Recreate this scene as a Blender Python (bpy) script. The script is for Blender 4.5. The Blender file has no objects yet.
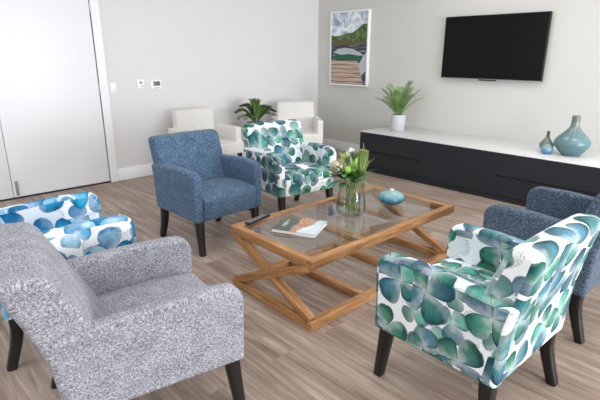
import bpy, bmesh, math, random
from mathutils import Vector, Matrix
PI = math.pi
C = bpy.context.scene.collection
rnd = random.Random(7)


# ------------------------------------------------------------------ colours / nodes
def s2l(c):
    c = c / 255.0
    return c / 12.92 if c <= 0.04045 else ((c + 0.055) / 1.055) ** 2.4


def rgb(r, g, b):
    return (s2l(r), s2l(g), s2l(b), 1.0)


class NT:
    def __init__(self, name):
        self.m = bpy.data.materials.new(name)
        self.m.use_nodes = True
        self.t = self.m.node_tree
        self.t.nodes.clear()
        self.out = self.t.nodes.new('ShaderNodeOutputMaterial')

    def new(self, kind, **kw):
        n = self.t.nodes.new(kind)
        for k, v in kw.items():
            setattr(n, k, v)
        return n

    def put(self, sock, v):
        if v is None:
            return
        if isinstance(v, bpy.types.NodeSocket):
            self.t.links.new(v, sock)
        else:
            if isinstance(v, (int, float)) and sock.type in ('VECTOR', 'RGBA'):
                v = (v,) * (4 if sock.type == 'RGBA' else 3)
            sock.default_value = v

    def math(self, op, a, b=None, c=None, clamp=False):
        n = self.new('ShaderNodeMath', operation=op, use_clamp=clamp)
        for i, v in enumerate((a, b, c)):
            self.put(n.inputs[i], v)
        return n.outputs[0]

    def vec(self, op, a, b=None, scale=None):
        n = self.new('ShaderNodeVectorMath', operation=op)
        self.put(n.inputs[0], a)
        if b is not None:
            self.put(n.inputs[1], b)
        if scale is not None:
            self.put(n.inputs['Scale'], scale)
        return n.outputs[0] if op not in ('LENGTH', 'DOT_PRODUCT', 'DISTANCE') else n.outputs['Value']

    def mix(self, f, a, b, mode='MIX'):
        n = self.new('ShaderNodeMix', data_type='RGBA', blend_type=mode)
        self.put(n.inputs[0], f)
        self.put(n.inputs[6], a)
        self.put(n.inputs[7], b)
        return n.outputs[2]

    def ramp(self, f, stops, interp='LINEAR'):
        n = self.new('ShaderNodeValToRGB')
        n.color_ramp.interpolation = interp
        e = n.color_ramp.elements
        while len(e) < len(stops):
            e.new(0.5)
        for el, (p, col) in zip(e, stops):
            el.position = p
            el.color = col
        self.put(n.inputs[0], f)
        return n.outputs[0]

    def smooth(self, v, lo, hi, a=0.0, b=1.0):
        n = self.new('ShaderNodeMapRange', interpolation_type='SMOOTHSTEP')
        for i, x in enumerate((v, lo, hi, a, b)):
            self.put(n.inputs[i], x)
        return n.outputs[0]

    def sep(self, v):
        n = self.new('ShaderNodeSeparateXYZ')
        self.put(n.inputs[0], v)
        return n.outputs

    def comb(self, x=0.0, y=0.0, z=0.0):
        n = self.new('ShaderNodeCombineXYZ')
        for i, v in enumerate((x, y, z)):
            self.put(n.inputs[i], v)
        return n.outputs[0]

    def noise(self, v, scale, detail=2.0, rough=0.5, dist=0.0):
        n = self.new('ShaderNodeTexNoise')
        self.put(n.inputs['Vector'], v)
        n.inputs['Scale'].default_value = scale
        n.inputs['Detail'].default_value = detail
        n.inputs['Roughness'].default_value = rough
        n.inputs['Distortion'].default_value = dist
        return n.outputs[0]

    def coord(self, which):
        return self.new('ShaderNodeTexCoord').outputs[which]

    def objrand(self):
        return self.new('ShaderNodeObjectInfo').outputs['Random']

    def bump(self, h, strength=0.3, dist=0.002):
        n = self.new('ShaderNodeBump')
        n.inputs['Strength'].default_value = strength
        n.inputs['Distance'].default_value = dist
        self.put(n.inputs['Height'], h)
        return n.outputs[0]

    def bsdf(self, col, rough=0.5, normal=None, metal=0.0, spec=0.5, sheen=0.0, coat=0.0, sub=0.0):
        n = self.new('ShaderNodeBsdfPrincipled')
        self.put(n.inputs['Base Color'], col)
        self.put(n.inputs['Roughness'], rough)
        n.inputs['Metallic'].default_value = metal
        n.inputs['Specular IOR Level'].default_value = spec
        n.inputs['Sheen Weight'].default_value = sheen
        n.inputs['Coat Weight'].default_value = coat
        if normal is not None:
            self.put(n.inputs['Normal'], normal)
        self.t.links.new(n.outputs[0], self.out.inputs[0])
        return n


def plain(name, col, rough=0.5, metal=0.0, spec=0.5, coat=0.0, vary=0.04, vscale=6.0):
    n = NT(name)
    f = n.noise(n.coord('Object'), vscale, 3)
    c2 = tuple(min(1, v * (1 - vary * 2)) for v in col[:3]) + (1,)
    n.bsdf(n.mix(f, col, c2), rough, metal=metal, spec=spec, coat=coat)
    return n.m


# ---- paint, floor, wood
def wall_paint(name, col):
    n = NT(name)
    p = n.coord('Object')
    f = n.noise(p, 1.2, 2)
    c2 = tuple(v * 0.97 for v in col[:3]) + (1,)
    n.bsdf(n.mix(f, col, c2), 0.75, n.bump(n.noise(p, 220, 2), 0.06, 0.001), spec=0.25)
    return n.m


def floor_mat():
    n = NT('plank_floor')
    p = n.coord('Object')
    x, y, z = n.sep(p)[0:3]
    swap = n.comb(y, x, 0.0)
    br = n.new('ShaderNodeTexBrick')
    br.offset = 0.37
    br.inputs['Scale'].default_value = 1.0
    br.inputs['Brick Width'].default_value = 1.22
    br.inputs['Row Height'].default_value = 0.182
    br.inputs['Mortar Size'].default_value = 0.0016
    br.inputs['Mortar Smooth'].default_value = 0.3
    br.inputs['Color1'].default_value = (0.0, 0.0, 0.0, 1)
    br.inputs['Color2'].default_value = (1, 1, 1, 1)
    br.inputs['Mortar'].default_value = (0.5, 0.5, 0.5, 1)
    n.put(br.inputs['Vector'], swap)
    tone = br.outputs['Color']
    tv = n.sep(tone)[0]
    gv = n.comb(n.math('MULTIPLY', x, 42.0), n.math('MULTIPLY', y, 1.6), n.math('MULTIPLY', tv, 40.0))
    g1 = n.noise(gv, 1.0, 5, 0.62, 0.6)
    gv2 = n.comb(n.math('MULTIPLY', x, 12.0), n.math('MULTIPLY', y, 1.0), n.math('MULTIPLY', tv, 23.0))
    g2 = n.noise(gv2, 1.0, 4, 0.6, 1.2)
    col = n.ramp(n.math('ADD', n.math('MULTIPLY', g1, 0.5), n.math('MULTIPLY', g2, 0.5)),
                 [(0.34, rgb(88, 70, 60)), (0.45, rgb(136, 116, 103)), (0.55, rgb(166, 149, 137)), (0.66, rgb(200, 186, 174))])
    col = n.mix(0.3, col, n.mix(tv, rgb(132, 114, 101), rgb(166, 149, 136)))
    gap = br.outputs['Fac']
    col = n.mix(n.math('MULTIPLY', gap, 0.3), col, rgb(70, 58, 50))
    n.bsdf(col, n.math('MULTIPLY_ADD', g1, 0.2, 0.4), n.bump(n.math('SUBTRACT', g1, gap), 0.12, 0.002), spec=0.4)
    return n.m


def wood_mat(name, dark, mid, light, axis=0):
    n = NT(name)
    p = n.coord('UV')
    u, v = n.sep(p)[0:2]
    r = n.objrand()
    gv = n.comb(n.math('MULTIPLY', u, 3.0), n.math('MULTIPLY', v, 42.0), n.math('MULTIPLY', r, 50.0))
    g = n.noise(gv, 1.0, 5, 0.6, 0.8)
    g2 = n.noise(n.comb(n.math('MULTIPLY', u, 2.2), n.math('MULTIPLY', v, 9.0), n.math('MULTIPLY', r, 31.0)), 1.0, 3, 0.5, 1.5)
    f = n.math('ADD', n.math('MULTIPLY', g, 0.55), n.math('MULTIPLY', g2, 0.45))
    col = n.ramp(f, [(0.3, dark), (0.5, mid), (0.7, light)])
    n.bsdf(col, 0.42, n.bump(g, 0.1, 0.001), spec=0.4)
    return n.m


# ---- upholstery
def melange(name, dark, mid, light, scale=1.0):
    n = NT(name)
    uv = n.vec('ADD', n.coord('UV'), n.vec('SCALE', n.comb(1.3, 2.1, 0), scale=n.objrand()))
    u, v = n.sep(uv)[0:2]
    a = n.noise(n.comb(n.math('MULTIPLY', u, 55 * scale), n.math('MULTIPLY', v, 210 * scale), 0.0), 1.0, 2, 0.6)
    b = n.noise(n.comb(n.math('MULTIPLY', u, 210 * scale), n.math('MULTIPLY', v, 55 * scale), 3.0), 1.0, 2, 0.6)
    w = n.noise(uv, 95 * scale, 3, 0.7)
    big = n.noise(uv, 14, 2, 0.5)
    f = n.math('ADD', n.math('MULTIPLY', n.math('MAXIMUM', a, b), 0.55), n.math('MULTIPLY', w, 0.35))
    f = n.math('ADD', f, n.math('MULTIPLY', big, 0.1))
    col = n.ramp(f, [(0.41, dark), (0.515, mid), (0.62, light)])
    n.bsdf(col, 0.9, n.bump(f, 0.25, 0.003), spec=0.15, sheen=0.12)
    return n.m


def floral(name, hues, edge, ghost, cloth, cover=1.0, gate=0.0):
    """Printed cotton: fans of rounded leaves meeting at a point, finely veined, over a white ground."""
    n = NT(name)
    uv = n.vec('ADD', n.coord('UV'), n.vec('SCALE', n.comb(5.3, 3.7, 0), scale=n.objrand()))
    warp = n.vec('SCALE', n.vec('SUBTRACT', n.new('ShaderNodeTexNoise').outputs[1], (0.5, 0.5, 0.5)), scale=0.0)

    def layer(cell, off, R, petals, gate, seed):
        p = n.vec('ADD', n.vec('SCALE', uv, scale=1.0 / cell), off)
        vo = n.new('ShaderNodeTexVoronoi', voronoi_dimensions='2D', feature='F1')
        vo.inputs['Scale'].default_value = 1.0
        vo.inputs['Randomness'].default_value = 0.72
        n.put(vo.inputs['Vector'], p)
        d = n.vec('SUBTRACT', p, vo.outputs['Position'])
        cr, cg, cb = n.sep(vo.outputs['Color'])[0:3]
        dx, dy = n.sep(d)[0:2]
        r = n.vec('LENGTH', n.comb(dx, dy, 0.0))
        th = n.math('ADD', n.math('ARCTAN2', dy, dx), n.math('MULTIPLY', cr, 6.283))
        th = n.math('ADD', th, 12.566)
        t = n.math('DIVIDE', th, 2 * PI / petals)
        k = n.math('MODULO', n.math('FLOOR', t), petals)
        a = n.math('MULTIPLY_ADD', n.math('FRACT', t), 2.0, -1.0)
        wn = n.new('ShaderNodeTexWhiteNoise', noise_dimensions='2D')
        n.put(wn.inputs['Vector'], n.comb(n.math('MULTIPLY_ADD', k, 1.7, seed), n.math('MULTIPLY', cg, 91.0), 0.0))
        h = wn.outputs['Value']
        hc = n.sep(wn.outputs['Color'])
        lobe = n.math('POWER', n.math('SUBTRACT', 1.0, n.math('POWER', n.math('ABSOLUTE', a), 3.0)), 0.4)
        wob = n.math('MULTIPLY_ADD', n.noise(p, 5.0, 2), 0.16, -0.08)
        rmax = n.math('MULTIPLY', n.math('MULTIPLY_ADD', h, 0.34, 0.66), n.math('MULTIPLY', lobe, R))
        rmax = n.math('MAXIMUM', n.math('ADD', rmax, n.math('MULTIPLY', wob, R)), 0.001)
        q = n.math('DIVIDE', r, rmax)
        mask = n.smooth(q, 0.95, 1.02, 1.0, 0.0)
        if gate > 0:
            mask = n.math('MULTIPLY', mask, n.math('GREATER_THAN', cb, gate))
        vein = n.math('SINE', n.math('ADD', n.math('MULTIPLY', a, 52.0), n.math('MULTIPLY', n.noise(p, 9.0, 2), 7.0)))
        vein = n.smooth(vein, 0.35, 0.95)
        return dict(p=p, mask=mask, q=q, h=h, hc=hc, a=a, vein=vein, cr=cr, cb=cb)

    base = cloth
    # pale line-drawn leaves underneath
    g = layer(0.20, (3.3, 7.1, 0), 0.56, 3, 0.35, 5.0)
    rim = n.math('MULTIPLY', n.smooth(g['q'], 0.55, 0.98), g['mask'])
    gm = n.math('MULTIPLY', g['mask'], n.math('MULTIPLY_ADD', g['vein'], 0.55, 0.15))
    dots = n.smooth(n.noise(g['p'], 34.0, 2), 0.5, 0.6)
    base = n.mix(n.math('MULTIPLY', gm, 0.8), base, ghost)
    base = n.mix(n.math('MULTIPLY', n.math('MULTIPLY', rim, dots), 0.55), base, edge)

    def paint(base, L, strength):
        f = n.math('FRACT', n.math('ADD', L['h'], n.math('MULTIPLY', n.noise(L['p'], 3.0, 2), 0.35)))
        col = n.ramp(f, hues)
        light = n.mix(0.5, col, cloth)
        qn = n.math('ADD', L['q'], n.math('MULTIPLY_ADD', n.noise(L['p'], 7.0, 3), 0.7, -0.35))
        col = n.mix(n.smooth(qn, -0.05, 0.5), light, col)
        col = n.mix(n.math('MULTIPLY', n.smooth(qn, 0.6, 1.1), 0.85), col, edge)
        side = n.math('ADD', L['a'], n.math('MULTIPLY_ADD', n.noise(L['p'], 6.0, 2), 0.9, -0.45))
        col = n.mix(n.math('MULTIPLY', n.smooth(side, -0.1, -0.9), 0.55), col, light)
        col = n.mix(n.math('MULTIPLY', n.smooth(side, 0.45, 1.0), 0.45), col, edge)
        fine = n.math('MULTIPLY', L['vein'], n.smooth(L['q'], 1.0, 0.35))
        col = n.mix(n.math('MULTIPLY', fine, 0.38), col, light)
        return n.mix(n.math('MULTIPLY', L['mask'], strength), base, col)

    base = paint(base, layer(0.23, (4.6, 2.3, 0), 0.54 * cover, 3, 0.62 + gate, 4.0), 0.85)
    base = paint(base, layer(0.2, (1.1, 0.4, 0), 0.50 * cover, 3, 0.5 + gate, 2.0), 0.9)
    base = paint(base, layer(0.25, (0.0, 0.0, 0), 0.60 * cover, 4, 0.06 + gate, 9.0), 1.0)
    weave = n.noise(uv, 420.0, 2)
    n.bsdf(base, 0.85, n.bump(weave, 0.15, 0.001), spec=0.2, sheen=0.05)
    return n.m


def thin_glass(name, tint, edge=0.0, ior=1.5):
    n = NT(name)
    tr = n.new('ShaderNodeBsdfTransparent')
    gl = n.new('ShaderNodeBsdfGlossy')
    gl.inputs['Roughness'].default_value = 0.01
    lw = n.new('ShaderNodeLayerWeight')
    lw.inputs['Blend'].default_value = 0.5
    f0 = ((ior - 1) / (ior + 1)) ** 2
    fr = n.math('MULTIPLY_ADD', n.math('POWER', lw.outputs['Facing'], 5.0), 1 - f0, f0)
    deep = tuple(v * (1 - edge) for v in tint[:3]) + (1,)
    n.put(tr.inputs['Color'], n.mix(n.math('POWER', lw.outputs['Facing'], 2.0), tint, deep))
    mx = n.new('ShaderNodeMixShader')
    n.put(mx.inputs[0], fr)
    n.t.links.new(tr.outputs[0], mx.inputs[1])
    n.t.links.new(gl.outputs[0], mx.inputs[2])
    n.t.links.new(mx.outputs[0], n.out.inputs[0])
    return n.m


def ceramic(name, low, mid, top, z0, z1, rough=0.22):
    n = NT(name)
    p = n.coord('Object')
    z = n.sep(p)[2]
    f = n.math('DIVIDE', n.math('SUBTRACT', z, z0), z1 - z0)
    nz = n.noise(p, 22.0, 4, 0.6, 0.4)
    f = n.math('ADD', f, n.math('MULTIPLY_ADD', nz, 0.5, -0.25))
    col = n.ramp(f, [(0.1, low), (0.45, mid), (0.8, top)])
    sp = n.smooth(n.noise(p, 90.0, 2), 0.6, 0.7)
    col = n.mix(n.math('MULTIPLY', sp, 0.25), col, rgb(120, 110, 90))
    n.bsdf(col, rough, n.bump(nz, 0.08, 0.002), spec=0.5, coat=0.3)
    return n.m


def leaf_mat(name, a, b, rough=0.45):
    n = NT(name)
    p = n.coord('Object')
    f = n.math('ADD', n.math('MULTIPLY', n.noise(p, 14.0, 3), 0.75), n.math('MULTIPLY', n.objrand(), 0.3))
    n.bsdf(n.ramp(f, [(0.25, a), (0.75, b)]), rough, spec=0.35)
    return n.m


# ------------------------------------------------------------------ mesh helpers
def link(name, me, mat, parent=None, smooth=True, kind=None):
    o = bpy.data.objects.new(name, me)
    C.objects.link(o)
    for m in (mat if isinstance(mat, (list, tuple)) else [mat]):
        me.materials.append(m)
    if parent is not None:
        o.parent = parent
    if kind:
        o['kind'] = kind
    return o


def from_bm(name, bm, mat, parent=None, smooth=False, kind=None, angle=None):
    me = bpy.data.meshes.new(name)
    bmesh.ops.recalc_face_normals(bm, faces=bm.faces[:])
    if smooth:
        for f in bm.faces:
            f.smooth = True
        if angle is not None:
            for e in bm.edges:
                if len(e.link_faces) == 2 and e.calc_face_angle(0) > angle:
                    e.smooth = False
    bm.to_mesh(me)
    bm.free()
    return link(name, me, mat, parent, kind=kind)


def thing(name, label, cat, loc=(0, 0, 0), rz=0.0, group=None):
    o = bpy.data.objects.new(name, None)
    o.empty_display_size = 0.1
    C.objects.link(o)
    o.location = loc
    o.rotation_euler = (0, 0, rz)
    tag(o, label, cat, group)
    return o


def tag(o, label, cat, group=None):
    o['label'] = label
    o['category'] = cat
    if group:
        o['group'] = group
    return o


def add_box(bm, lo, hi, bevel=0.0, mi=0, segs=2):
    x0, y0, z0 = lo
    x1, y1, z1 = hi
    vs = [bm.verts.new(p) for p in ((x0, y0, z0), (x1, y0, z0), (x1, y1, z0), (x0, y1, z0),
                                    (x0, y0, z1), (x1, y0, z1), (x1, y1, z1), (x0, y1, z1))]
    fs = [bm.faces.new([vs[i] for i in q]) for q in ((3, 2, 1, 0), (4, 5, 6, 7), (0, 1, 5, 4), (1, 2, 6, 5), (2, 3, 7, 6), (3, 0, 4, 7))]
    for f in fs:
        f.material_index = mi
    if bevel > 0:
        es = list({e for f in fs for e in f.edges})
        r = bmesh.ops.bevel(bm, geom=es, offset=bevel, segments=segs, affect='EDGES', profile=0.5)
        for f in r['faces']:
            f.material_index = mi


def box(name, lo, hi, mat, parent=None, bevel=0.0, kind=None):
    bm = bmesh.new()
    add_box(bm, lo, hi, bevel)
    return from_bm(name, bm, mat, parent, smooth=bevel > 0, kind=kind, angle=0.9)


def bar(name, a, b, w, h, mat, parent=None, up=(0, 0, 1), bevel=0.003):
    """A straight timber from a to b (centre line), section w across and h along 'up'; UV u runs along it."""
    a, b = Vector(a), Vector(b)
    d = (b - a)
    L = d.length
    d.normalize()
    s = d.cross(Vector(up)).normalized()
    u = s.cross(d).normalized()
    bm = bmesh.new()
    add_box(bm, (0, -w / 2, -h / 2), (L, w / 2, h / 2), bevel)
    uvl = bm.loops.layers.uv.new('UVMap')
    for f in bm.faces:
        nx, ny, nz = (abs(f.normal.x), abs(f.normal.y), abs(f.normal.z)) if f.normal.length else (0, 0, 1)
        f.normal_update()
        nx, ny, nz = abs(f.normal.x), abs(f.normal.y), abs(f.normal.z)
        for l in f.loops:
            c = l.vert.co
            l[uvl].uv = (c.x, c.y if nz >= ny else c.z + 0.3) if nx < 0.8 else (c.y, c.z)
    M = Matrix((d, s, u)).transposed().to_4x4()
    M.translation = a
    bm.transform(M)
    return from_bm(name, bm, mat, parent, smooth=True, angle=0.9)


def lathe(name, prof, mat, parent=None, n=40, kind=None, loc=None, close=False):
    bm = bmesh.new()
    rings = []
    for r, z in prof:
        if r < 1e-5:
            rings.append([bm.verts.new((0, 0, z))])
        else:
            rings.append([bm.verts.new((r * math.cos(2 * PI * i / n), r * math.sin(2 * PI * i / n), z)) for i in range(n)])
    for A, B in zip(rings, rings[1:]):
        for i in range(n):
            j = (i + 1) % n
            if len(A) == 1 and len(B) == 1:
                continue
            if len(A) == 1:
                bm.faces.new((A[0], B[i], B[j]))
            elif len(B) == 1:
                bm.faces.new((A[i], A[j], B[0]))
            else:
                bm.faces.new((A[i], A[j], B[j], B[i]))
    o = from_bm(name, bm, mat, parent, smooth=True, kind=kind, angle=1.0)
    if loc:
        o.location = loc
    return o


def curve_pts(ctrl, n=10):
    """Catmull-Rom through control points."""
    P = [Vector(p) for p in ctrl]
    P = [P[0] * 2 - P[1]] + P + [P[-1] * 2 - P[-2]]
    out = []
    for i in range(1, len(P) - 2):
        for k in range(n):
            t = k / n
            a, b, c, d = P[i - 1], P[i], P[i + 1], P[i + 2]
            out.append(0.5 * ((2 * b) + (c - a) * t + (2 * a - 5 * b + 4 * c - d) * t * t + (3 * b - a - 3 * c + d) * t ** 3))
    out.append(P[-2].copy())
    return out


def add_tube(bm, pts, r0, r1=None, n=8, mi=0, square=False):
    r1 = r0 if r1 is None else r1
    rings = []
    for i, p in enumerate(pts):
        t = (pts[min(i + 1, len(pts) - 1)] - pts[max(i - 1, 0)]).normalized()
        ref = Vector((1, 0, 0)) if abs(t.x) < 0.9 else Vector((0, 1, 0))
        u = (ref - t * ref.dot(t)).normalized()
        v = t.cross(u)
        r = r0 + (r1 - r0) * i / max(1, len(pts) - 1)
        if square:
            k = 1.0
            sec = []
            for cx, cy in ((1, 1), (-1, 1), (-1, -1), (1, -1)):
                for a in (0, 1):
                    ex, ey = (0.82, 1) if (a == 0) == (cx * cy > 0) else (1, 0.82)
                    sec.append((cx * (ex if cx * cy > 0 else ex), cy * ey))
            sec = [(1, .8), (.8, 1), (-.8, 1), (-1, .8), (-1, -.8), (-.8, -1), (.8, -1), (1, -.8)]
            ring = [bm.verts.new(p + u * (a * r) + v * (b * r)) for a, b in sec]
        else:
            ring = [bm.verts.new(p + u * (r * math.cos(2 * PI * k / n)) + v * (r * math.sin(2 * PI * k / n))) for k in range(n)]
        rings.append(ring)
    m = len(rings[0])
    for A, B in zip(rings, rings[1:]):
        for k in range(m):
            f = bm.faces.new((A[k], A[(k + 1) % m], B[(k + 1) % m], B[k]))
            f.material_index = mi
    for R in (rings[0], rings[-1]):
        f = bm.faces.new(R)
        f.material_index = mi


def tube(name, ctrl, r0, r1, mat, parent=None, n=8, steps=8, square=False):
    bm = bmesh.new()
    pts = curve_pts(ctrl, steps) if len(ctrl) > 2 else [Vector(p) for p in ctrl]
    add_tube(bm, pts, r0, r1, n, square=square)
    return from_bm(name, bm, mat, parent, smooth=True, angle=0.9)


def outline(pts, d=0.0, step=0.03, arc=6):
    """pts: (y, z, radius) corners in order, counter-clockwise. Dense closed outline with rounded corners, moved inwards by d
    (always the same number of points, so that the outlines for different d can be bridged)."""
    n = len(pts)
    out = []
    for i in range(n):
        p0, p1, p2 = Vector(pts[i - 1][:2]), Vector(pts[i][:2]), Vector(pts[(i + 1) % n][:2])
        e0, e1 = (p1 - p0).normalized(), (p2 - p1).normalized()
        n0, n1 = Vector((-e0.y, e0.x)), Vector((-e1.y, e1.x))          # inward normals
        turn = e0.x * e1.y - e0.y * e1.x
        m = (n0 + n1) / (1 + n0.dot(n1))
        r = pts[i][2]
        if r <= 0:
            out.append(p1 + m * d)
            continue
        half = e0.angle(e1) / 2
        t = min(r * math.tan(half), (p1 - p0).length * 0.49, (p2 - p1).length * 0.49)
        r = t / max(1e-6, math.tan(half))
        if turn < 0:
            rr = r + d
        else:
            rr = max(r - d, 0.0008)
        q1 = p1 + m * d
        tt = rr * math.tan(half)
        for k in range(arc + 1):
            th = k / arc
            # point on the fillet between q1 - e0*tt and q1 + e1*tt
            cen = q1 + (n0 if turn > 0 else -n0) * rr - e0 * tt
            st = (-n0 if turn > 0 else n0)
            ang = 2 * half * th * (1 if turn > 0 else -1)
            v = Vector((st.x * math.cos(ang) - st.y * math.sin(ang), st.x * math.sin(ang) + st.y * math.cos(ang)))
            out.append(cen + v * rr)
    return out


def densify(base, rings, step=0.03):
    cnt = [max(1, int((base[(i + 1) % len(base)] - base[i]).length / step)) for i in range(len(base))]
    res = []
    for R in rings:
        o = []
        for i, p in enumerate(R):
            q = R[(i + 1) % len(R)]
            o += [p.lerp(q, k / cnt[i]) for k in range(cnt[i])]
        res.append(o)
    return res


def upholster(name, pts, x0, x1, R, mat, parent=None, deform=None, nmid=10, arc=6, uvoff=(0, 0)):
    """Padded panel: a side outline (y, z, corner radius) carried from x0 to x1 with rolled edges of radius R."""
    area = sum(pts[i][0] * pts[(i + 1) % len(pts)][1] - pts[(i + 1) % len(pts)][0] * pts[i][1] for i in range(len(pts)))
    if area < 0:
        pts = pts[::-1]
    st = [(0.0, R + 0.008)]
    K = 5
    for k in range(K + 1):
        a = k / K * PI / 2
        st.append((R * (1 - math.cos(a)), R * (1 - math.sin(a))))
    W = x1 - x0
    mids = [(R + (W - 2 * R) * k / nmid, 0.0) for k in range(1, nmid)]
    stations = st + mids + [(W - x, i) for x, i in reversed(st)]
    base = outline(pts, 0.0, arc=arc)
    outs = densify(base, [outline(pts, i, arc=arc) for x, i in stations])
    P = densify(base, [base])[0]
    N = len(P)
    S = [0.0]
    for i in range(N):
        S.append(S[-1] + (P[(i + 1) % N] - P[i]).length)
    bm = bmesh.new()
    uvl = bm.loops.layers.uv.new('UVMap')
    rings = [[bm.verts.new((x0 + x, c.x, c.y)) for c in o] for (x, i), o in zip(stations, outs)]
    for a in range(len(rings) - 1):
        A, B = rings[a], rings[a + 1]
        cap = a == 0 or a == len(rings) - 2
        for i in range(N):
            j = (i + 1) % N
            f = bm.faces.new((A[i], A[j], B[j], B[i]))
            f.smooth = True
            for l, ii in zip(f.loops, (i, i + 1, i + 1, i)):
                l[uvl].uv = (l.vert.co.y + 7.3 + uvoff[0], l.vert.co.z + uvoff[1]) if cap else (l.vert.co.x + uvoff[0], S[ii] + uvoff[1])
    for ring, sg in ((rings[0], 1), (rings[-1], -1)):
        f = bm.faces.new(ring if sg < 0 else ring[::-1])
        for l in f.loops:
            l[uvl].uv = (l.vert.co.y + 7.3 + uvoff[0], l.vert.co.z + uvoff[1])
    if deform:
        for v in bm.verts:
            v.co = Vector(deform(v.co.x, v.co.y, v.co.z))
    me = bpy.data.meshes.new(name)
    bmesh.ops.recalc_face_normals(bm, faces=bm.faces[:])
    bm.to_mesh(me)
    bm.free()
    return link(name, me, mat, parent)


# ------------------------------------------------------------------ materials
M = {}
M['wall_back'] = wall_paint('back_wall_paint', rgb(222, 221, 222))
M['wall_right'] = wall_paint('right_wall_paint', rgb(207, 206, 202))
M['ceiling'] = wall_paint('ceiling_paint', rgb(240, 240, 238))
M['trim'] = plain('white_trim_paint', rgb(236, 237, 239), 0.4, vary=0.01)
M['door'] = plain('white_door_paint', rgb(236, 237, 241), 0.45, vary=0.01)
M['floor'] = floor_mat()
M['oak'] = wood_mat('oiled_oak', rgb(112, 74, 42), rgb(167, 120, 76), rgb(204, 160, 113))
M['leg'] = plain('black_stained_wood', rgb(17, 16, 16), 0.4)
M['blue'] = melange('blue_melange_fabric', rgb(36, 50, 68), rgb(68, 90, 115), rgb(114, 137, 162))
M['slate'] = melange('slate_melange_fabric', rgb(38, 48, 62), rgb(68, 82, 99), rgb(110, 124, 142))
M['grey'] = melange('grey_melange_fabric', rgb(72, 72, 80), rgb(130, 130, 139), rgb(184, 184, 192), 1.35)
M['ivory'] = melange('ivory_fabric', rgb(204, 201, 196), rgb(222, 219, 215), rgb(232, 230, 227))
M['green_floral'] = floral('green_floral_print',
                           [(0.0, rgb(36, 70, 108)), (0.12, rgb(30, 108, 112)), (0.36, rgb(40, 116, 80)), (0.55, rgb(76, 164, 150)),
                            (0.74, rgb(36, 104, 76)), (0.88, rgb(56, 120, 148)), (1.0, rgb(40, 92, 84))],
                           rgb(14, 46, 54), rgb(150, 186, 172), rgb(232, 236, 242))
M['blue_floral'] = floral('blue_floral_print',
                          [(0.0, rgb(0, 104, 156)), (0.25, rgb(0, 150, 196)), (0.42, rgb(0, 126, 176)), (0.6, rgb(24, 170, 208)),
                           (0.84, rgb(150, 190, 212)), (1.0, rgb(0, 110, 166))],
                          rgb(6, 78, 124), rgb(180, 190, 202), rgb(236, 240, 246), 1.05, 0.0)
M['table_glass'] = thin_glass('table_glass', (0.965, 0.98, 0.98, 1), 0.05, 1.6)
M['vase_glass'] = thin_glass('vase_glass', (0.98, 0.99, 0.985, 1), 0.22)
M['water'] = thin_glass('vase_water', (0.97, 0.985, 0.975, 1), 0.08, 1.15)
M['pane'] = thin_glass('window_glass', (0.97, 0.98, 0.98, 1), 0.05, 1.3)
M['navy'] = plain('navy_laminate', rgb(22, 26, 35), 0.5, vary=0.02)
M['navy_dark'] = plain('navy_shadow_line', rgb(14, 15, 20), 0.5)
M['stone'] = plain('white_stone_top', rgb(220, 220, 219), 0.3, vary=0.02)
M['tv_case'] = plain('black_tv_plastic', rgb(15, 15, 16), 0.6)
M['tv_screen'] = plain('tv_screen_glass', rgb(14, 14, 15), 0.3, vary=0.0, spec=0.12)
M['silver'] = plain('satin_metal', rgb(170, 172, 176), 0.35, metal=0.9)
M['plastic'] = plain('white_plastic', rgb(240, 241, 242), 0.4, vary=0.01)
M['lcd'] = plain('grey_display', rgb(96, 112, 120), 0.3)
M['black_plastic'] = plain('black_plastic', rgb(28, 27, 27), 0.45)
M['button'] = plain('grey_rubber_button', rgb(130, 128, 128), 0.6)
M['paper'] = plain('book_paper', rgb(236, 236, 232), 0.7)
M['soil'] = plain('potting_soil', rgb(52, 42, 34), 0.95, vary=0.3, vscale=60)


# ------------------------------------------------------------------ camera
CAM = dict(f=473.25, yaw=0.7449, pitch=0.3013, roll=0.0011, loc=(-4.181, -4.4818, 1.4816))


def make_camera():
    y, p, r = CAM['yaw'], CAM['pitch'], CAM['roll']
    f = Vector((math.sin(y) * math.cos(p), math.cos(y) * math.cos(p), -math.sin(p)))
    rt = Vector((math.cos(y), -math.sin(y), 0))
    up = rt.cross(f)
    r2 = rt * math.cos(r) + up * math.sin(r)
    u2 = -rt * math.sin(r) + up * math.cos(r)
    cd = bpy.data.cameras.new('camera')
    cd.sensor_width = 36
    cd.lens = CAM['f'] / 600 * 36
    cd.clip_start = 0.02
    o = bpy.data.objects.new('camera', cd)
    m = Matrix((r2, u2, -f)).transposed().to_4x4()
    m.translation = Vector(CAM['loc'])
    o.matrix_world = m
    C.objects.link(o)
    bpy.context.scene.camera = o


make_camera()

# ------------------------------------------------------------------ room shell
WX, WY, LX, FY, CH = 1.343, 1.086, -6.8, -9.0, 2.7
box('floor', (LX - 0.2, FY - 0.2, -0.12), (WX + 0.2, WY + 0.2, 0.0), M['floor'], kind='structure')
box('ceiling', (LX - 0.2, FY - 0.2, CH), (WX + 0.2, WY + 0.2, CH + 0.1), M['ceiling'], kind='structure')
box('wall_right', (WX, FY - 0.2, 0), (WX + 0.2, WY, CH), M['wall_right'], kind='structure')
DX0, DX1, DXM, DH = -4.135, -2.13, -3.155, 2.16      # double door in the back wall
bm = bmesh.new()
add_box(bm, (DX1, WY, 0), (WX + 0.2, WY + 0.2, CH))
add_box(bm, (LX - 0.2, WY, 0), (DX0, WY + 0.2, CH))
add_box(bm, (DX0, WY, DH), (DX1, WY + 0.2, CH))
add_box(bm, (DX0, WY + 0.1, 0), (DX1, WY + 0.2, DH))
from_bm('wall_back', bm, M['wall_back'], kind='structure')
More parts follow.
